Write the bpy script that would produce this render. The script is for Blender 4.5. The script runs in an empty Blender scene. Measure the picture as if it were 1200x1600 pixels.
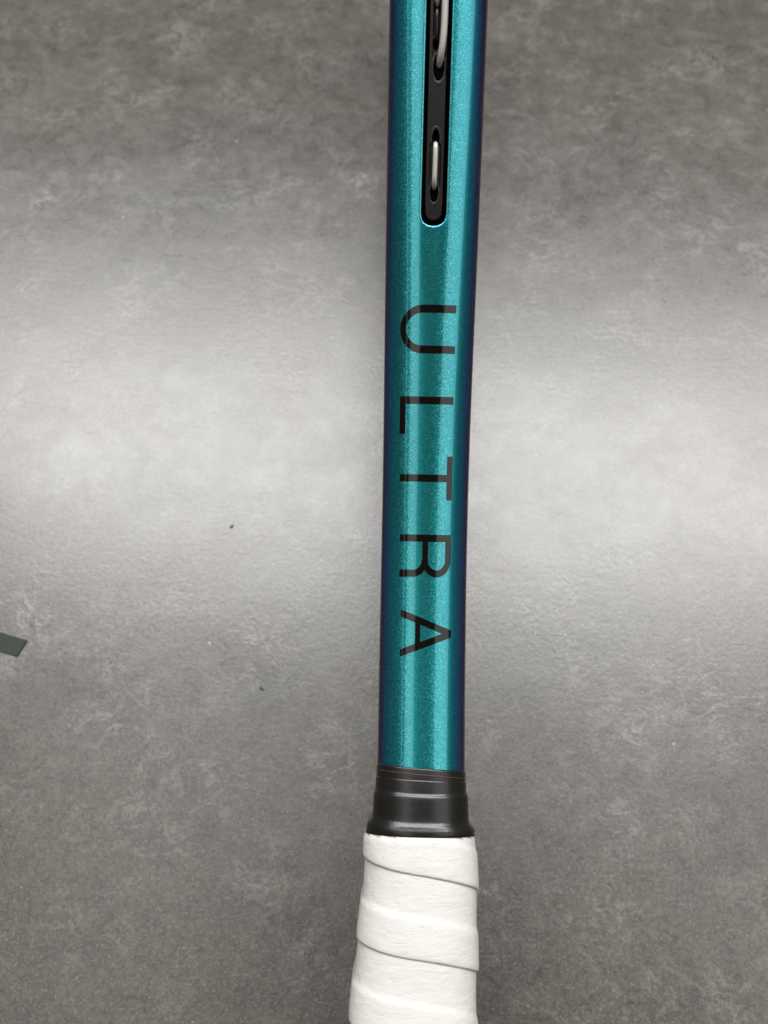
import bpy, math, random
import numpy as np
from mathutils import Vector, noise

R = math.radians
MM = 0.001
scene = bpy.context.scene
col = scene.collection
random.seed(4)

# ------------------------------------------------------------------ camera
cam_d = bpy.data.cameras.new("camera")
cam = bpy.data.objects.new("camera", cam_d)
col.objects.link(cam)
scene.camera = cam
cam.location = (0.0, 0.18279, 0.30205)
cam.rotation_euler = (R(26.0), 0, 0)
cam_d.sensor_fit = 'VERTICAL'
cam_d.sensor_height = 24.0
cam_d.lens = 24.0 * 1250.0 / 1600.0
cam_d.clip_start = 0.01
cam_d.clip_end = 60.0
cam_d.dof.use_dof = True
cam_d.dof.focus_distance = 0.230
cam_d.dof.aperture_fstop = 8.5

# ------------------------------------------------------------------ room light
world = bpy.data.worlds.new("World")
scene.world = world
world.use_nodes = True
bg = world.node_tree.nodes["Background"]
bg.inputs[0].default_value = (0.50, 0.405, 0.30, 1)
bg.inputs[1].default_value = 0.16


def area(name, loc, rot, sx, sy, radiance, color):
    l = bpy.data.lights.new(name, 'AREA')
    l.shape = 'RECTANGLE'
    l.size, l.size_y = sx, sy
    l.energy = radiance * math.pi * sx * sy
    l.color = color
    o = bpy.data.objects.new(name, l)
    col.objects.link(o)
    o.location = loc
    o.rotation_euler = rot
    return o


area("ceiling_lamp_ahead", (0.1, 1.75, 2.4), (0, 0, R(-5.5)), 3.8, 1.15, 14.4, (1.0, 0.995, 0.98))
area("ceiling_lamp_behind_left", (-0.86, -0.8, 2.4), (0, 0, 0), 0.76, 2.4, 1.5, (1.0, 0.98, 0.95))
area("ceiling_lamp_behind_right", (1.80, -0.8, 2.4), (0, 0, 0), 1.9, 2.4, 1.5, (1.0, 0.98, 0.95))

area("overhead_fill", (0.0, 0.56, 2.45), (0, 0, 0), 3.0, 0.7, 1.7, (1.0, 0.98, 0.95))  # added dim fill panel, lifts the gloss on the near floor

area("reflected_line_strip", (-1.66, -0.7, 2.4), (0, 0, 0), 0.10, 2.2, 1.6, (1.0, 0.97, 0.92))  # added narrow source, draws the pale reflected line on the left flank

scene.view_settings.view_transform = 'Standard'
scene.view_settings.look = 'None'
scene.view_settings.exposure = 0.0
scene.view_settings.gamma = 1.0


# ------------------------------------------------------------------ helpers
def mesh_obj(name, verts, faces, mat=None, parent=None, smooth=True, kind=None):
    me = bpy.data.meshes.new(name)
    me.from_pydata([tuple(v) for v in verts], [], faces)
    me.validate()
    me.update()
    if smooth:
        me.polygons.foreach_set("use_smooth", [True] * len(me.polygons))
    if mat:
        me.materials.append(mat)
    o = bpy.data.objects.new(name, me)
    col.objects.link(o)
    if parent:
        o.parent = parent
    if kind:
        o["kind"] = kind
    return o


def grid_faces(nr, nc, closed=False, flip=False, base=0):
    f = []
    for i in range(nr - 1):
        for j in range(nc if closed else nc - 1):
            a = base + i * nc + j
            b = base + i * nc + (j + 1) % nc
            c = base + (i + 1) * nc + (j + 1) % nc
            d = base + (i + 1) * nc + j
            f.append((a, d, c, b) if flip else (a, b, c, d))
    return f


class NT:
    def __init__(self, name):
        self.m = bpy.data.materials.new(name)
        self.m.use_nodes = True
        self.t = self.m.node_tree
        self.p = self.t.nodes["Principled BSDF"]

    def n(self, typ, **kw):
        nd = self.t.nodes.new(typ)
        for k, v in kw.items():
            if isinstance(k, str) and hasattr(nd, k):
                setattr(nd, k, v)
            else:
                nd.inputs[k.replace('_', ' ')].default_value = v
        return nd

    def l(self, a, b):
        self.t.links.new(a, b)

    def set(self, **kw):
        for k, v in kw.items():
            self.p.inputs[k.replace('_', ' ')].default_value = v

    def coords(self):
        return self.n('ShaderNodeTexCoord').outputs['Object']

    def noise(self, vec, scale, detail=4, rough=0.55, dist=0.0):
        nd = self.t.nodes.new('ShaderNodeTexNoise')
        nd.inputs['Scale'].default_value = scale
        nd.inputs['Detail'].default_value = detail
        nd.inputs['Roughness'].default_value = rough
        nd.inputs['Distortion'].default_value = dist
        self.l(vec, nd.inputs['Vector'])
        return nd.outputs['Fac']

    def ramp(self, fac, stops):
        nd = self.t.nodes.new('ShaderNodeValToRGB')
        e = nd.color_ramp.elements
        while len(e) < len(stops):
            e.new(0.5)
        for q, (pos, c) in zip(e, stops):
            q.position = pos
            q.color = (c, c, c, 1) if not isinstance(c, tuple) else (*c, 1)
        self.l(fac, nd.inputs[0])
        return nd.outputs[0]

    def mix(self, fac, a, b, mode='MIX'):
        nd = self.t.nodes.new('ShaderNodeMix')
        nd.data_type = 'RGBA'
        nd.blend_type = mode
        for sock, val in ((nd.inputs[0], fac), (nd.inputs[6], a), (nd.inputs[7], b)):
            if hasattr(val, 'is_output'):
                self.l(val, sock)
            elif isinstance(val, tuple):
                sock.default_value = (*val, 1)
            else:
                sock.default_value = val
        return nd.outputs[2]

    def math(self, op, a, b=0.0):
        nd = self.t.nodes.new('ShaderNodeMath')
        nd.operation = op
        for sock, val in ((nd.inputs[0], a), (nd.inputs[1], b)):
            if hasattr(val, 'is_output'):
                self.l(val, sock)
            else:
                sock.default_value = val
        return nd.outputs[0]

    def bump(self, h, strength, dist, normal=None):
        nd = self.t.nodes.new('ShaderNodeBump')
        nd.inputs['Strength'].default_value = strength
        nd.inputs['Distance'].default_value = dist
        self.l(h, nd.inputs['Height'])
        if normal:
            self.l(normal, nd.inputs['Normal'])
        return nd.outputs[0]


# ------------------------------------------------------------------ materials
def mat_floor():
    k = NT("floor_vinyl_slate")
    v = k.coords()
    big = k.noise(v, 9, 3, 0.5)
    cloud = k.noise(v, 26, 4, 0.55, 0.4)
    mid = k.noise(v, 120, 6, 0.66, 0.5)
    fine = k.noise(v, 520, 4, 0.65, 0.5)
    grain = k.noise(v, 1150, 3, 0.65)
    wis = k.noise(v, 75, 7, 0.62, 1.0)
    # short pale chalky wisps: ridges of a distorted noise, present in patches only
    rid = k.math('ABSOLUTE', k.math('SUBTRACT', wis, 0.5))
    wisp = k.ramp(rid, [(0.0, 1.0), (0.025, 0.5), (0.07, 0.0)])
    wmask = k.ramp(k.noise(v, 30, 4, 0.62), [(0.46, 0.0), (0.70, 1.0)])
    wisp = k.math('MULTIPLY', wisp, wmask)
    wisp = k.math('MULTIPLY', wisp, k.ramp(fine, [(0.35, 0.2), (0.6, 1.0)]))
    base = k.mix(k.ramp(mid, [(0.34, 0.0), (0.68, 1.0)]), (0.029, 0.0262, 0.0228), (0.058, 0.0525, 0.0458))
    base = k.mix(k.ramp(fine, [(0.38, 0.0), (0.70, 0.85)]), base, (0.084, 0.0765, 0.067))
    base = k.mix(k.ramp(grain, [(0.57, 0.0), (0.68, 0.65)]), base, (0.170, 0.163, 0.152))
    base = k.mix(k.ramp(grain, [(0.33, 0.65), (0.44, 0.0)]), base, (0.022, 0.020, 0.018))
    # stray pale dust points and a few dark pits
    vd = k.n('ShaderNodeTexVoronoi')
    vd.inputs['Scale'].default_value = 75
    k.l(v, vd.inputs['Vector'])
    sp_ = k.n('ShaderNodeSeparateColor')
    k.l(vd.outputs['Color'], sp_.inputs[0])
    dot = k.ramp(vd.outputs['Distance'], [(0.025, 1.0), (0.045, 0.0)])
    base = k.mix(k.math('MULTIPLY', dot, k.math('GREATER_THAN', sp_.outputs[0], 0.90)), base, (0.32, 0.31, 0.29))
    base = k.mix(k.math('MULTIPLY', dot, k.math('LESS_THAN', sp_.outputs[0], 0.10)), base, (0.012, 0.011, 0.010))
    base = k.mix(k.math('MULTIPLY', wisp, 0.75), base, (0.180, 0.173, 0.162))
    base = k.mix(1.0, base, k.ramp(cloud, [(0.3, 0.91), (0.7, 1.07)]), 'MULTIPLY')
    tint = k.ramp(big, [(0.36, (0.97, 1.0, 0.985)), (0.64, (1.03, 0.99, 0.985))])
    base = k.mix(1.0, base, tint, 'MULTIPLY')
    k.l(base, k.p.inputs['Base Color'])
    rgh = k.math('ADD', k.math('MULTIPLY', mid, 0.14), k.math('MULTIPLY', cloud, 0.12))
    rgh = k.math('ADD', rgh, 0.17)
    k.l(rgh, k.p.inputs['Roughness'])
    h = k.math('ADD', k.math('MULTIPLY', fine, 0.6), k.math('MULTIPLY', mid, 0.5))
    h = k.math('ADD', h, k.math('MULTIPLY', wisp, 0.35))
    h = k.math('ADD', h, k.math('MULTIPLY', grain, 0.3))
    n1 = k.bump(h, 0.26, 0.0004)
    # the sheet is not dead flat: slow waves bend the sheen
    wave = k.noise(v, 7, 2, 0.5)
    k.l(k.bump(wave, 0.5, 0.0024, n1), k.p.inputs['Normal'])
    k.set(IOR=1.65)
    return k.m


def mat_paint():
    k = NT("teal_flake_paint")
    v = k.coords()
    vo = k.n('ShaderNodeTexVoronoi')
    vo.inputs['Scale'].default_value = 4300
    k.l(v, vo.inputs['Vector'])
    sep = k.n('ShaderNodeSeparateColor')
    k.l(vo.outputs['Color'], sep.inputs[0])
    flake = k.ramp(sep.outputs[0], [(0.0, (0.004, 0.235, 0.27)), (0.35, (0.009, 0.29, 0.325)), (0.75, (0.020, 0.345, 0.375)), (1.0, (0.075, 0.52, 0.55))])
    # interference pigment: teal face-on, blue then violet towards grazing
    lw = k.n('ShaderNodeLayerWeight')
    lw.inputs[0].default_value = 0.5
    shift = k.ramp(lw.outputs['Facing'], [(0.0, (1.0, 1.0, 1.0)), (0.14, (0.9, 0.97, 1.08)), (0.26, (0.9, 0.72, 1.3)), (0.40, (2.0, 0.30, 0.75)), (0.58, (3.0, 0.09, 0.26)), (1.0, (3.0, 0.07, 0.2))])
    flake = k.mix(1.0, flake, shift, 'MULTIPLY')
    k.l(flake, k.p.inputs['Base Color'])
    # each flake is tilted a little: perturb the normal of the metallic base only
    geo = k.n('ShaderNodeNewGeometry')
    sub = k.n('ShaderNodeVectorMath', operation='SUBTRACT')
    k.l(vo.outputs['Color'], sub.inputs[0])
    sub.inputs[1].default_value = (0.5, 0.5, 0.5)
    sc = k.n('ShaderNodeVectorMath', operation='SCALE')
    k.l(sub.outputs[0], sc.inputs[0])
    sc.inputs['Scale'].default_value = 0.05
    add = k.n('ShaderNodeVectorMath', operation='ADD')
    k.l(geo.outputs['Normal'], add.inputs[0])
    k.l(sc.outputs[0], add.inputs[1])
    nrm = k.n('ShaderNodeVectorMath', operation='NORMALIZE')
    k.l(add.outputs[0], nrm.inputs[0])
    k.l(nrm.outputs[0], k.p.inputs['Normal'])
    k.set(Metallic=0.9, Roughness=0.26, Coat_Weight=1.0, Coat_Roughness=0.035, Coat_IOR=1.5)
    k.p.inputs['Specular Tint'].default_value = (0.3, 0.2, 0.5, 1)
    return k.m


def mat_plain(name, colr, rough, coat=0.0, bump=None, spec=0.5, cr=0.05):
    k = NT(name)
    k.set(Base_Color=(*colr, 1), Roughness=rough, Coat_Weight=coat, Coat_Roughness=cr)
    k.p.inputs['Specular IOR Level'].default_value = spec
    if bump:
        sc, st, di = bump
        k.l(k.bump(k.noise(k.coords(), sc, 5, 0.6), st, di), k.p.inputs['Normal'])
    return k.m


def mat_grip():
    k = NT("white_overgrip")
    v = k.coords()
    mp = k.n('ShaderNodeMapping')
    mp.inputs['Scale'].default_value = (0.55, 1.5, 1.0)
    mp.inputs['Rotation'].default_value = (0, 0, R(14))
    k.l(v, mp.inputs[0])
    a = k.noise(mp.outputs[0], 420, 5, 0.62, 0.5)
    b = k.noise(mp.outputs[0], 1500, 3, 0.6)
    c = k.mix(k.ramp(a, [(0.3, 0.0), (0.7, 1.0)]), (0.54, 0.535, 0.515), (0.575, 0.57, 0.55))
    k.l(c, k.p.inputs['Base Color'])
    # scattered shallow pricks in the tacky surface
    pr = k.ramp(k.noise(mp.outputs[0], 700, 2, 0.5, 0.8), [(0.30, 0.0), (0.38, 1.0)])
    h = k.math('ADD', k.math('MULTIPLY', a, 0.8), k.math('MULTIPLY', b, 0.2))
    h = k.math('ADD', h, k.math('MULTIPLY', pr, 0.35))
    cr = k.noise(mp.outputs[0], 210, 3, 0.5, 0.8)
    h = k.math('ADD', h, k.math('MULTIPLY', cr, 0.9))
    k.l(k.bump(h, 0.34, 0.0005), k.p.inputs['Normal'])
    k.set(Roughness=0.55)
    return k.m


M_floor = mat_floor()
M_paint = mat_paint()
M_black = mat_plain("black_gloss_print", (0.0025, 0.0025, 0.0025), 0.10)
M_grommet = mat_plain("black_nylon", (0.008, 0.0075, 0.007), 0.34, bump=(2500, 0.25, 0.0002), spec=0.32)
M_recess_shade = mat_plain("recess_shade", (0.0015, 0.0015, 0.0015), 0.9, spec=0.03)  # near-black colour stands in for shade inside the groove and holes
M_string = mat_plain("silver_white_string", (0.42, 0.41, 0.39), 0.2, 0.8)
M_rubber = mat_plain("black_rubber", (0.009, 0.0085, 0.008), 0.27, bump=(900, 0.12, 0.0004))
M_tape = mat_plain("black_vinyl_tape", (0.008, 0.007, 0.0065), 0.3, bump=(1600, 0.1, 0.0003))
M_edge = mat_plain("copper_brown_edge", (0.05, 0.028, 0.018), 0.5)
M_grip = mat_grip()
M_tab = mat_plain("grey_green_card", (0.040, 0.046, 0.039), 0.9, spec=0.1)
M_crumb = mat_plain("dark_crumb", (0.055, 0.05, 0.045), 0.8)

# ------------------------------------------------------------------ the floor
fs = 4.0
floor = mesh_obj("floor", [(-fs, -fs, 0), (fs, -fs, 0), (fs, fs, 0), (-fs, fs, 0)], [(0, 1, 2, 3)], M_floor, smooth=False)
floor["kind"] = "structure"
floor["label"] = "dark grey mottled slate-look vinyl floor with a broad soft sheen"

# ------------------------------------------------------------------ the racket
# local frame: x = across the beam, y = s (from butt to tip), z = v (in the string plane)
AL = R(11.0)
racket = bpy.data.objects.new("tennis_racket", None)
col.objects.link(racket)
racket.empty_display_size = 0.05
racket.location = (0.0053, 0, 0.020)
racket.rotation_euler = (AL, 0, R(-1.34))
racket["label"] = "teal tennis racket with white wrapped grip standing edge-on on the grey floor"
racket["category"] = "tennis racket"


def pchip(xs, ys):
    xs = np.array(xs, float)
    ys = np.array(ys, float)
    h = np.diff(xs)
    d = np.diff(ys) / h
    m = np.zeros_like(xs)
    m[0], m[-1] = d[0], d[-1]
    for i in range(1, len(xs) - 1):
        if d[i - 1] * d[i] > 0:
            m[i] = (h[i - 1] + h[i]) / (h[i] / d[i - 1] + h[i - 1] / d[i])

    def f(x):
        x = np.asarray(x, float)
        i = np.clip(np.searchsorted(xs, x) - 1, 0, len(xs) - 2)
        t = np.clip((x - xs[i]) / h[i], 0, 1)
        return ((2 * t**3 - 3 * t**2 + 1) * ys[i] + (t**3 - 2 * t**2 + t) * h[i] * m[i]
                + (-2 * t**3 + 3 * t**2) * ys[i + 1] + (t**3 - t**2) * h[i] * m[i + 1])
    return f


# outer silhouette of the upper arm and hoop, (s, v) in mm
S_ = [190, 215, 235, 255, 275, 295, 315, 335, 355, 375, 395, 415, 435, 455]
V_ = [15, 14.8, 15.0, 16.2, 19.0, 23.5, 29.8, 37.5, 46.5, 56.0, 65.5, 75.0, 84.0, 92.8]


def bez(p0, p1, p2, p3, n):
    t = np.linspace(0, 1, n)[:, None]
    p0, p1, p2, p3 = map(np.array, (p0, p1, p2, p3))
    return (1 - t)**3 * p0 + 3 * (1 - t)**2 * t * p1 + 3 * (1 - t) * t**2 * p2 + t**3 * p3


vs = pchip(S_, V_)
ss = np.linspace(190, 455, 531)
PEAK = 126.5
pts = [np.stack([ss, vs(ss)], 1),
       bez((455, 92.8), (483, 105.4), (512, PEAK), (548, PEAK), 120)[1:],
       bez((548, PEAK), (628, PEAK), (685, 70.), (685, 0.), 200)[1:]]
pts = np.concatenate(pts)
# resample evenly by length, smooth for clean reflections
def resample(p, step):
    L = np.concatenate([[0], np.cumsum(np.hypot(*np.diff(p, axis=0).T))])
    q = np.arange(0, L[-1], step)
    return np.stack([np.interp(q, L, p[:, 0]), np.interp(q, L, p[:, 1])], 1)


pts = resample(pts, 0.5)
full = np.concatenate([pts, (pts * [1, -1])[::-1][1:]])
ker = np.exp(-0.5 * (np.arange(-60, 61) / 22.0)**2)
ker /= ker.sum()
pad = np.concatenate([np.repeat(full[:1], 60, 0) + (np.arange(-60, 0)[:, None] * 0.5) * [1, 0], full,
                      np.repeat(full[-1:], 60, 0) - (np.arange(1, 61)[:, None] * 0.5) * [1, 0]])
full = np.stack([np.convolve(pad[:, 0], ker, 'valid'), np.convolve(pad[:, 1], ker, 'valid')], 1)
tan = np.gradient(full, axis=0)
tan /= np.linalg.norm(tan, axis=1)[:, None]
nor = np.stack([-tan[:, 1], tan[:, 0]], 1)          # outward for the upper arm
LEN = np.arange(len(full)) * 0.5                       # approx length coordinate
half = len(full) // 2


def outer(l):
    """point, tangent, normal on the outer curve at length l (mm)"""
    f = np.clip(l / 0.5, 0, len(full) - 1.001)
    i = int(f)
    t = f - i
    p = full[i] * (1 - t) + full[i + 1] * t
    n = nor[i] * (1 - t) + nor[i + 1] * t
    return p, n / np.linalg.norm(n)


# length coordinate of a given s on the upper arm
_sm = full[:half, 0]


def l_of_s(s):
    return float(np.interp(s, _sm[:900], LEN[:900]))


beam_f = pchip([190, 223, 260, 303, 358, 416, 470, 560, 680], [12.3, 12.32, 12.55, 12.7, 13.08, 13.2, 13.2, 12.8, 12.2])
crown_f = pchip([190, 260, 330, 400, 480, 690], [8.6, 8.4, 7.6, 7.2, 6.8, 6.4])
pow_f = pchip([190, 280, 350, 420, 690], [2.15, 2.15, 2.2, 2.3, 2.2])
GC, GR = 368.4, 3.4                                    # end of the string groove: s of arc centre, radius
GL = l_of_s(GC)
GDEP = 2.6


def smooth(a, b, x):
    t = min(max((x - a) / (b - a), 0.0), 1.0)
    return t * t * (3 - 2 * t)


def groove(l, x):
    Ltot = LEN[-1]
    l = min(l, Ltot - l)                               # mirrored on the lower arm
    if l > GL:
        sd = abs(x) - GR
    else:
        sd = math.hypot(x, l - GL) - GR
    d = 0.0
    if sd < 0.55:
        d += 0.16 * smooth(0.55, 0.06, sd)
    if sd < 0.06:
        d += (GDEP - 0.16) * smooth(0.06, -0.06, sd)
    # shallow run-out of the moulded channel below its end
    if l < GL + 2 and sd > 0:
        d += 0.22 * math.exp(-(x / 2.2)**2) * smooth(GL - 34, GL - 3, l)
    return d


def sect(l, x, lift=0.0, with_groove=True):
    p, n = outer(l)
    s = p[0]
    b, h, pw = float(beam_f(s)), float(crown_f(s)), float(pow_f(s))
    u = min(abs(x) / b, 1.0)
    drop = h * (1 - max(1 - u**pw, 0.0)**(1 / pw))
    if with_groove:
        drop += groove(l, x)
    q = p + n * (lift - drop)
    return (x * MM, q[0] * MM, q[1] * MM)


def pose(l, x, depth):
    """a point at a lateral place x and at a depth below the outer curve"""
    p, n = outer(l)
    q = p - n * depth
    return Vector((x * MM, q[0] * MM, q[1] * MM))


def build_frame():
    Ltot = LEN[-1]
    l0, l1 = l_of_s(206), l_of_s(440)
    ls = list(np.arange(l0, GL - 5.0, 0.9)) + list(np.arange(GL - 5.0, GL + 1.0, 0.09)) + list(np.arange(GL + 1.0, l1, 0.9))
    mid_ = list(np.arange(l1, Ltot - l1, 3.0))
    low = [Ltot - q for q in ls[::-1]]
    low = [low[i] for i in range(0, len(low), 2)]
    if low[0] - mid_[-1] < 0.5:
        mid_.pop()
    ls = ls + mid_ + low
    gx = [0, 0.5, 1.0, 1.5, 2.0, 2.5, 3.0, 3.25, 3.33, 3.37, 3.40, 3.43, 3.47, 3.55, 3.65, 3.75, 3.85, 3.96, 4.1]
    nt = 26
    verts, deep = [], []
    nc = None
    for l in ls:
        p, n = outer(l)
        s, v = p
        b, h, pw = float(beam_f(s)), float(crown_f(s)), float(pow_f(s))
        t = min(abs(v) + 3.0, 15.8) if s < 270 else 15.8 - 2.3 * smooth(330, 480, s)
        if s < 290:
            t = max(t, (abs(v) + 2.0) * (1 - smooth(258, 290, s)) + t * smooth(258, 290, s))
        # half profile in x: fine near the groove, angular spacing to the edge
        a0 = math.acos(min((4.1 / b)**(pw / 2), 1))
        xs = gx + [b * math.cos(a0 * (1 - q / nt))**(2 / pw) for q in range(1, nt + 1)]
        xs[-1] = b
        row = []
        for x in [-q for q in xs[:0:-1]] + xs:
            u = min(abs(x) / b, 1.0)
            drop = h * (1 - max(1 - u**pw, 0.0)**(1 / pw)) + groove(l, x)
            row.append((x, drop))
            deep.append(groove(l, x) > 0.5)
        h2 = min(6.5, t - h - 0.4)
        for q in range(0, 17):
            a = math.pi * q / 16
            c, sn = math.cos(a), math.sin(a)
            row.append((b * 0.9995 * math.copysign(abs(c)**(2 / 2.6), c), t - h2 + h2 * abs(sn)**(2 / 2.6)))
            deep.append(False)
        nc = len(row)
        for x, d in row:
            q = p - n * d
            verts.append((x * MM, q[0] * MM, q[1] * MM))
    faces = grid_faces(len(ls), nc, closed=True)
    faces.append(tuple(range(nc))[::-1])
    k = (len(ls) - 1) * nc
    faces.append(tuple(range(k, k + nc)))
    o = mesh_obj("frame", verts, faces, M_paint, racket)
    o.data.materials.append(M_recess_shade)                    # channel under the strip: recess shade put in as near-black colour
    for poly in o.data.polygons:
        if len(poly.vertices) == 4 and sum(deep[q] for q in poly.vertices) >= 2:
            poly.material_index = 1
    return o


frame = build_frame()

# throat bridge closing the hoop
bv = []
rows = 40
for i in range(rows):
    t = i / (rows - 1)
    v = -44 + 88 * t
    s = 352 + 14 * (v / 44)**2
    for j in range(16):
        a = 2 * math.pi * j / 16
        bv.append((11.0 * math.copysign(abs(math.cos(a))**0.75, math.cos(a)) * MM, (s + 6.0 * math.sin(a)) * MM, v * MM))
mesh_obj("throat_bridge", bv, grid_faces(rows, 16, closed=True), M_paint, racket)

# --- printed letters, each conformed to the painted arm
def letter(name, s0, xb, xt, polys):
    """polys: list of strips; a strip is a list of ((a,h),(a,h)) pairs; a runs down the arm in mm, h 0..1 across"""
    verts, faces = [], []
    for pi_, strip in enumerate(polys):
        base = len(verts)
        n = len(strip)
        K = 4
        for (p, q) in strip:
            for k in range(K + 1):
                f = k / K
                a = p[0] * (1 - f) + q[0] * f
                hh = p[1] * (1 - f) + q[1] * f
                verts.append(sect(l_of_s(s0 - a), xb + hh * (xt - xb), 0.035 + 0.006 * pi_, True))
        faces += grid_faces(n, K + 1, base=base)
    o = mesh_obj(name, verts, faces, M_black, frame)
    return o


def stroke(path, W, wa=2.0, wh=1.6):
    """constant pen along a path of (a mm, h 0..1); W = cap height in mm; returns a strip"""
    P = [np.array((a, h * W)) for a, h in path]
    fine = []
    for p, q in zip(P[:-1], P[1:]):
        m = max(1, int(np.linalg.norm(q - p) / 0.6))
        for i in range(m):
            fine.append(p + (q - p) * i / m)
    fine.append(P[-1])
    out = []
    for i, p in enumerate(fine):
        d = fine[min(i + 1, len(fine) - 1)] - fine[max(i - 1, 0)]
        d = d / np.linalg.norm(d)
        w = math.hypot(wa * d[1], wh * d[0]) / 2
        nn = np.array((-d[1], d[0])) * w
        out.append(((p[0] + nn[0], (p[1] + nn[1]) / W), (p[0] - nn[0], (p[1] - nn[1]) / W)))
    return out


def arc(ca, ch, ra, rh, a0, a1, n=16):
    return [(ca + ra * math.cos(R(a0 + (a1 - a0) * i / n)), ch + rh * math.sin(R(a0 + (a1 - a0) * i / n))) for i in range(n + 1)]


W = 15.5
letter("letter", 346.3, -8.4, 7.1, [stroke([(1.0, 1.0)] + arc(6.1, 0.40, 5.1, 0.40 - 0.8 / W, 180, 360, 28) + [(11.2, 1.0)], W)])
W = 15.1
letter("letter", 323.0, -8.0, 7.1, [stroke([(1.0, 1.0), (1.0, 0.0)], W), stroke([(1.9, 0.8 / W), (9.9, 0.8 / W)], W)])
W = 14.9
letter("letter", 307.2, -7.6, 7.3, [stroke([(0, 1 - 0.8 / W), (11.9, 1 - 0.8 / W)], W), stroke([(5.95, 1 - 1.5 / W), (5.95, 0)], W)])
W = 14.5
letter("letter", 285.8, -7.2, 7.3, [
    stroke([(1.0, 1.0), (1.0, 0.0)], W),
    stroke([(1.9, 1 - 0.8 / W)] + arc(6.9, 0.72, 3.95, 0.28 - 0.8 / W, 90, -90, 24) + [(1.9, 0.44 + 0.8 / W)], W),
    stroke([(5.5, 0.44 + 0.8 / W), (6.6, 0.44 + 0.8 / W)] + arc(6.9, 0.255, 3.9, 0.235, 75, 0, 14) + [(10.75, 0.12), (10.9, 0.0)], W)])
W = 14.3
def leg(a0, a1, b0, b1, n=24):
    return [((a0 + (b0 - a0) * i / n, i / n), (a1 + (b1 - a1) * i / n, i / n)) for i in range(n + 1)]
letter("letter", 265.0, -6.6, 7.7, [leg(0, 2.05, 5.55, 7.55), leg(11.05, 13.1, 5.55, 7.55),
                                     stroke([(2.9, 0.34), (10.2, 0.34)], W, wh=1.45)])

# --- grommet strip in the groove: flat nylon strip with pockets and holes
holes = [(373.3, 0.0, 1.05, 2.3), (385.6, 0.05, 0.95, 2.2), (401.6, 0.3, 1.4, 2.9), (407.2, -0.6, 0.7, 1.3), (415.0, -0.5, 0.7, 1.6), (432, 0.2, 0.9, 1.6)]
pockets = [(375.2, 383.6, 0.0, 1.6, 0.55), (404.5, 430.5, 0.3, 1.8, 0.6)]
HW = 2.45
STRIP_TOP = 1.5


def strip_depth(s, x):
    d = STRIP_TOP
    for (a, b, cx, w, dep) in pockets:
        ds = max(a - s, s - b, 0)
        r = math.hypot(ds, x - cx) if ds > 0 else abs(x - cx)
        d += dep * (1 - smooth(w - 0.22, w + 0.05, r))
    for (hs, hx, rx, rs) in holes:
        r = math.hypot((x - hx) / rx, (s - hs) / rs)
        d += -0.12 * math.exp(-((r - 1.22) / 0.13)**2) + 3.2 * (1 - smooth(0.8, 1.0, r))
    r = HW - abs(x)
    if r < 0.4:
        d += 0.25 * (1 - r / 0.4)**2
    return d


def build_strip():
    s_end = GC + 0.6
    sl = list(np.arange(s_end - HW, 442, 0.14))
    verts, faces = [], []
    nx = 45
    for s in sl:
        hw = HW
        if s < s_end:
            hw = math.sqrt(max(HW**2 - (s_end - s)**2, 0.0004))
        l = l_of_s(s)
        for j in range(-2, nx + 2):
            f = min(max(j / (nx - 1), 0), 1)
            x = -hw + 2 * hw * f
            end = 0.0
            if s < s_end + 1:
                rr = HW - (math.hypot(x, s - s_end) if s < s_end else abs(x))
                end = 0.3 * (1 - min(max(rr / 0.5, 0), 1))**2
            d = strip_depth(s, x) + end
            if j < 0 or j > nx - 1:
                d = GDEP + 0.3
            verts.append(tuple(pose(l, x, d)))
    nc = nx + 4
    faces = grid_faces(len(sl), nc)
    return mesh_obj("grommet_strip", verts, faces, M_grommet, racket)


strip = build_strip()

# near-black cups in the grommet bores, the shade of the holes put into colour
for (hs, hx, rx, rs) in holes:
    v = []
    l = l_of_s(hs)
    for i in range(2):
        for j in range(16):
            a = 2 * math.pi * j / 16
            v.append(tuple(pose(l_of_s(hs + rs * 0.97 * math.sin(a)), hx + rx * 0.97 * math.cos(a), (1.75, 3.2)[i])))
    f = grid_faces(2, 16, closed=True) + [tuple(range(16, 32))]
    mesh_obj("grommet_bore_shade", v, f, M_recess_shade, strip)


def tube(name, path, r, mat, parent, nseg=14):
    path = [Vector(p) for p in path]
    # Catmull-Rom refine
    out = []
    P = [path[0]] + path + [path[-1]]
    for i in range(1, len(P) - 2):
        for k in range(8):
            t = k / 8
            p0, p1, p2, p3 = P[i - 1], P[i], P[i + 1], P[i + 2]
            out.append(0.5 * ((2 * p1) + (-p0 + p2) * t + (2 * p0 - 5 * p1 + 4 * p2 - p3) * t * t + (-p0 + 3 * p1 - 3 * p2 + p3) * t**3))
    out.append(P[-1])
    verts = []
    for i, p in enumerate(out):
        d = (out[min(i + 1, len(out) - 1)] - out[max(i - 1, 0)]).normalized()
        x = Vector((1, 0, 0))
        a = (x - d * x.dot(d)).normalized()
        b = d.cross(a)
        for j in range(nseg):
            an = 2 * math.pi * j / nseg
            verts.append(tuple(p + (a * math.cos(an) + b * math.sin(an)) * r))
    f = grid_faces(len(out), nseg, closed=True)
    f.append(tuple(range(nseg)))
    k = (len(out) - 1) * nseg
    f.append(tuple(range(k, k + nseg))[::-1])
    return mesh_obj(name, verts, f, mat, parent)


def sp(s, x, d):
    return pose(l_of_s(s), x, d)


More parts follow.
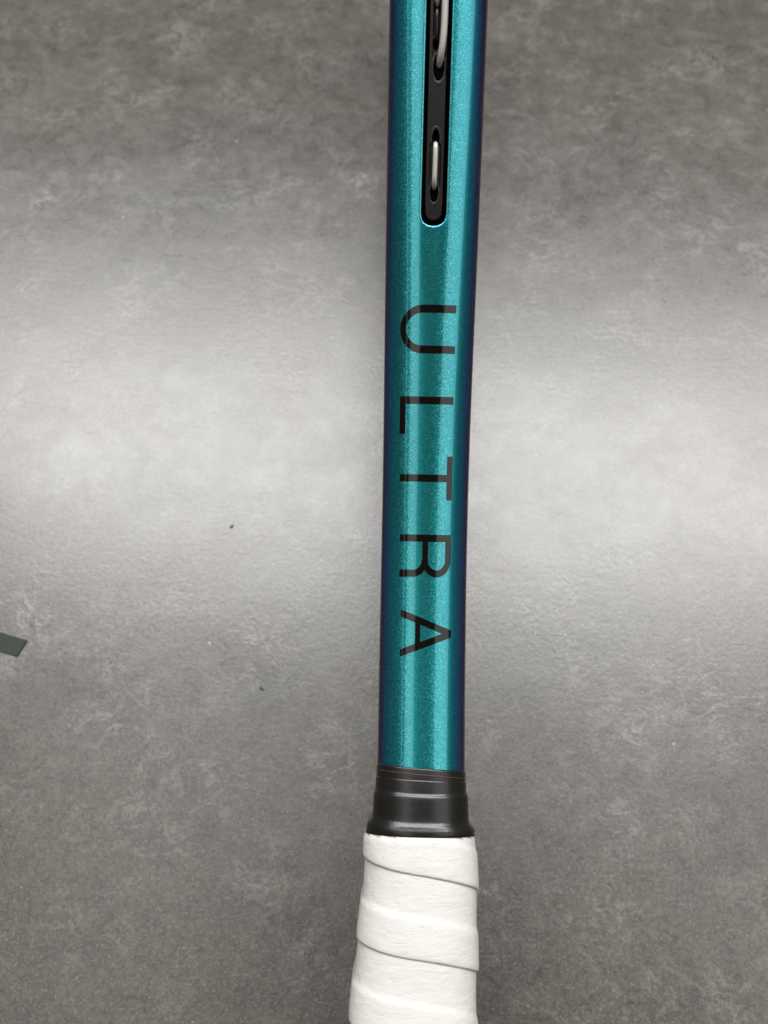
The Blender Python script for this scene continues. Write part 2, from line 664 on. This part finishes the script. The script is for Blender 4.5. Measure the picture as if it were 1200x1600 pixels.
tube("string", [sp(374.3, 0.0, 4.2), sp(374.6, 0.0, 2.9), sp(375.2, 0.0, 1.75), sp(376.6, 0.0, 1.15), sp(379, 0.03, 0.95),
                sp(382, 0.06, 0.9), sp(383.9, 0.06, 1.3), sp(384.7, 0.05, 2.5), sp(384.9, 0.05, 4.2)], 0.70 * MM, M_string, racket)
tube("string", [sp(402.3, 0.45, 4.2), sp(402.8, 0.5, 2.8), sp(404.2, 0.75, 1.5), sp(407, 1.15, 0.7), sp(411, 1.4, 0.4),
                sp(417, 1.45, 0.3), sp(423, 1.35, 0.4), sp(429, 0.8, 1.0), sp(431.5, 0.3, 2.4), sp(432, 0.2, 4.0)], 0.90 * MM, M_string, racket)
tube("string", [sp(407.4, -0.55, 4.0), sp(407.8, -0.5, 2.6), sp(409.2, -0.45, 1.95), sp(411.2, -0.45, 1.85), sp(413.2, -0.47, 1.95),
                sp(414.6, -0.5, 2.6), sp(415.0, -0.5, 4.0)], 0.6 * MM, M_grommet, strip)
tube("string", [sp(415.6, -0.5, 4.0), sp(416.2, -0.45, 2.4), sp(418, -0.4, 1.7), sp(424, -0.3, 1.7), sp(430, -0.2, 3.0)], 0.65 * MM, M_string, racket)

# string bed inside the hoop: 16 mains and 18 crosses
hoop = full[(full[:, 0] > 395)]
def inside_v(s):
    up = full[:half]
    return float(np.interp(s, up[:, 0], up[:, 1])) - 8.0
def inside_s(v):
    up = full[:half]
    m = up[:, 0] > 548
    hi = float(np.interp(-abs(v), -up[m, 1], up[m, 0])) - 8
    lo = 352 + 26 * (v / 58)**2 if abs(v) < 58 else float(np.interp(abs(v) + 8, up[:, 1][:half - 300], up[:, 0][:half - 300]))
    return lo, hi
for i in range(16):
    v = (i - 7.5) * 13.2
    lo, hi = inside_s(v)
    tube("string", [(0.0004, lo * MM, v * MM), (0.0004, hi * MM, v * MM)], 0.64 * MM, M_string, racket, 6)
for i in range(18):
    s = 378 + i * 16.2
    vv = inside_v(s)
    tube("string", [(-0.0004, s * MM, -vv * MM), (-0.0004, s * MM, vv * MM)], 0.64 * MM, M_string, racket, 6)


# --- handle: collar, finishing tape, overgrip, butt cap
def ring(s, hx, hv, n=72, p=2.2, tilt=0.0, wob=None):
    out = []
    for j in range(n):
        a = 2 * math.pi * j / n
        c, sn = math.cos(a), math.sin(a)
        x = hx * math.copysign(abs(c)**(2 / p), c)
        hc = min(hv, 8.6 + (hv - 15) * 0.6) if hv > 12 else hv
        v = math.copysign((hv - hc) + hc * abs(sn)**(2 / p), sn) if abs(sn) > 1e-6 else 0.0
        ds = tilt * c + (wob(a) if wob else 0)
        out.append((x * MM, (s + ds) * MM, v * MM))
    return out


def lathe(name, rows, mat, parent, p=2.2, cap=False):
    v = []
    for r in rows:
        v += ring(r[0] - (1.25 if r[0] > 100 else 0), r[1], r[2], p=p, tilt=r[3] if len(r) > 3 else 0, wob=r[4] if len(r) > 4 else None)
    f = grid_faces(len(rows), 72, closed=True)
    if cap:
        f.append(tuple(range(72)))
    return mesh_obj(name, v, f, mat, parent)


def wv(k, amp):
    return lambda a: amp * math.sin(2 * a + k) + 0.5 * amp * math.sin(3 * a + 2 * k)


w1, w2 = wv(0.6, 0.35), wv(2.0, 0.5)
tp = [(223.6, 12.25, 14.8, -0.7), (223.45, 12.42, 15.1, -0.7), (223.1, 12.48, 15.16, -0.7), (219.2, 12.5, 15.2, -0.5)]
tape = lathe("finishing_tape", tp, M_tape, racket)
lathe("tape_edge_line", [(222.0, 12.46, 15.1, -0.9), (221.95, 12.53, 15.21, -0.9), (221.8, 12.53, 15.21, -0.9), (221.75, 12.46, 15.1, -0.9)], M_edge, tape)
collar_rows = [(220.6, 12.4, 15.1, -0.4), (220.5, 12.58, 15.30, -0.4), (220.1, 12.62, 15.36, -0.4), (217.6, 12.68, 15.40, -0.3, w1),
               (217.1, 12.74, 15.46, -0.3, w1), (216.75, 12.92, 15.70, -0.35, w1), (216.4, 13.06, 15.86, -0.35, w1), (216.0, 13.12, 15.92, -0.35, w1),
               (215.0, 13.18, 15.96, -0.3, w1), (212, 13.26, 15.98, -0.2), (210.4, 13.3, 16.0, -0.2, w2), (209.9, 13.42, 16.1, -0.2, w2),
               (209.3, 13.85, 16.45, -0.2, w2), (208.8, 14.2, 16.62, -0.2, w2), (208.2, 14.6, 16.75, -0.1, w2), (207.3, 14.95, 17.0), (206.4, 14.6, 16.6), (203, 14.2, 16.1)]
collar = lathe("rubber_collar", collar_rows, M_rubber, racket)


def build_overgrip():
    PITCH = 19.9
    STOP = 205.0
    hx_f = pchip([0, 14, 40, 120, 160, 190, 207], [18.0, 16.8, 16.4, 16.4, 16.2, 15.3, 14.85])
    hv_f = pchip([0, 14, 40, 120, 160, 190, 207], [18.5, 17.4, 17.2, 17.2, 17.1, 16.9, 16.7])
    prof = [(0.0, 0.05), (0.0, 0.50), (0.003, 0.72), (0.010, 0.86), (0.025, 0.93), (0.07, 0.94)]
    prof += [(0.07 + 0.35 * i / 8, 0.94 - 0.06 * i / 8) for i in range(1, 9)]
    prof += [(0.42 + 0.12 * i / 8, 0.88 - 0.38 * smooth(0, 1, i / 8)) for i in range(1, 9)]
    prof += [(0.54 + 0.56 * i / 12, 0.5 - 0.20 * i / 12) for i in range(1, 13)]
    n = 120
    turns = 11
    verts = []
    nr = n * turns + 1
    p = 2.3
    for i in range(nr):
        phi = 2 * math.pi * (i / n)
        c, sn = math.cos(phi), math.sin(phi)
        tr = i / n
        edge = 190.2 - PITCH * (turns - 2) + PITCH * tr + 0.9 * math.sin(phi + 0.6) + 1.0 * noise.noise((tr * 1.7, 3.1, 0))
        edge += 0.12 * noise.noise((tr * 14, 0, 5))
        for (w, dl) in prof:
            s = edge + PITCH * w
            if s > STOP:
                s = STOP
            s = max(s, 6.0)
            hx, hv = float(hx_f(s)), float(hv_f(s))
            e = dl
            e += 0.06 * noise.noise((c * 2.2, sn * 2.2, s * 0.16)) + 0.025 * noise.noise((c * 8, sn * 8, s * 0.9)) if w > 0 else 0
            # soft cushion of the grip under the tape
            e += 0.07 * math.sin((s - edge) / PITCH * 2 * math.pi + 0.8)
            if s >= STOP - 0.9:
                q_ = smooth(STOP - 0.9, STOP, s)
                e = e * (1 - q_) + 0.35 * q_
            x = (hx + e - 0.25) * math.copysign(abs(c)**(2 / p), c)
            hh = hv + e - 0.25
            v = math.copysign((hh - 10.5) * min(1, abs(sn) * 6) + 10.5 * abs(sn)**(2 / p), sn)
            x -= 1.3 * smooth(194, 160, s)
            verts.append((x * MM, s * MM, v * MM))
    return mesh_obj("overgrip", verts, grid_faces(nr, len(prof), flip=True), M_grip, racket)


grip = build_overgrip()
lathe("butt_cap", [(0, 3, 3), (0, 15, 15), (1, 18.2, 18.2), (3, 19.6, 19.6), (8, 19.8, 19.8), (14, 18.6, 18.8), (20, 16.5, 17)],
      M_rubber, racket, cap=True)

# ------------------------------------------------------------------ small things on the floor
def slab(name, poly, z0, z1, mat, label, cat):
    n = len(poly)
    v = [(x, y, z0) for x, y in poly] + [(x, y, z1) for x, y in poly]
    f = [tuple(range(n))[::-1], tuple(range(n, 2 * n))] + [(i, (i + 1) % n, n + (i + 1) % n, n + i) for i in range(n)]
    o = mesh_obj(name, v, f, mat, smooth=False)
    o["label"], o["category"] = label, cat
    return o


def on_floor(px, py, z=0.0):
    """real place on the floor, worked out once from the camera pose at the top"""
    th = R(26.0)
    d = np.array([(px - 600) / 1250.0, 0, 0]) + np.array([0, math.sin(th), -math.cos(th)]) + (800 - py) / 1250.0 * np.array([0, math.cos(th), math.sin(th)])
    c = np.array(cam.location)
    q = c + d * (z - c[2]) / d[2]
    return (float(q[0]), float(q[1]))


P = [on_floor(*q) for q in ((-70, 967), (43, 1001), (27, 1026), (-86, 991))]
slab("card_tab", P, 0.0002, 0.0007, M_tab, "small dark grey-green flat tab on the floor at the left edge", "tab")


def crumb(px, py, lx, ly, rot, label):
    cx, cy = on_floor(px, py)
    v, f = [], []
    n, m = 9, 5
    for i in range(m):
        b = math.pi * (0.08 + 0.84 * i / (m - 1))
        for j in range(n):
            a = 2 * math.pi * j / n
            k = 1 + 0.3 * noise.noise((px + math.cos(a) * 1.3, math.sin(a) * 1.3, b))
            x, y = lx * math.cos(a) * math.sin(b) * k, ly * math.sin(a) * math.sin(b) * k
            z = min(lx, ly) * 0.8 * (1 - math.cos(b)) * 0.5
            v.append((cx + (x * math.cos(rot) - y * math.sin(rot)), cy + (x * math.sin(rot) + y * math.cos(rot)), z + 0.0001))
    f = grid_faces(m, n, closed=True) + [tuple(range(n))[::-1], tuple(range((m - 1) * n, m * n))]
    o = mesh_obj("crumb", v, f, M_crumb)
    o["label"], o["category"], o["group"] = label, "crumb", "dark crumbs on the floor"
    return o


crumb(362, 823, 0.0010, 0.0005, R(50), "dark crumb on the bright sheen of the floor left of the racket")
crumb(409, 1076, 0.0011, 0.0005, R(-35), "dark crumb on the floor left of the racket, below the sheen")
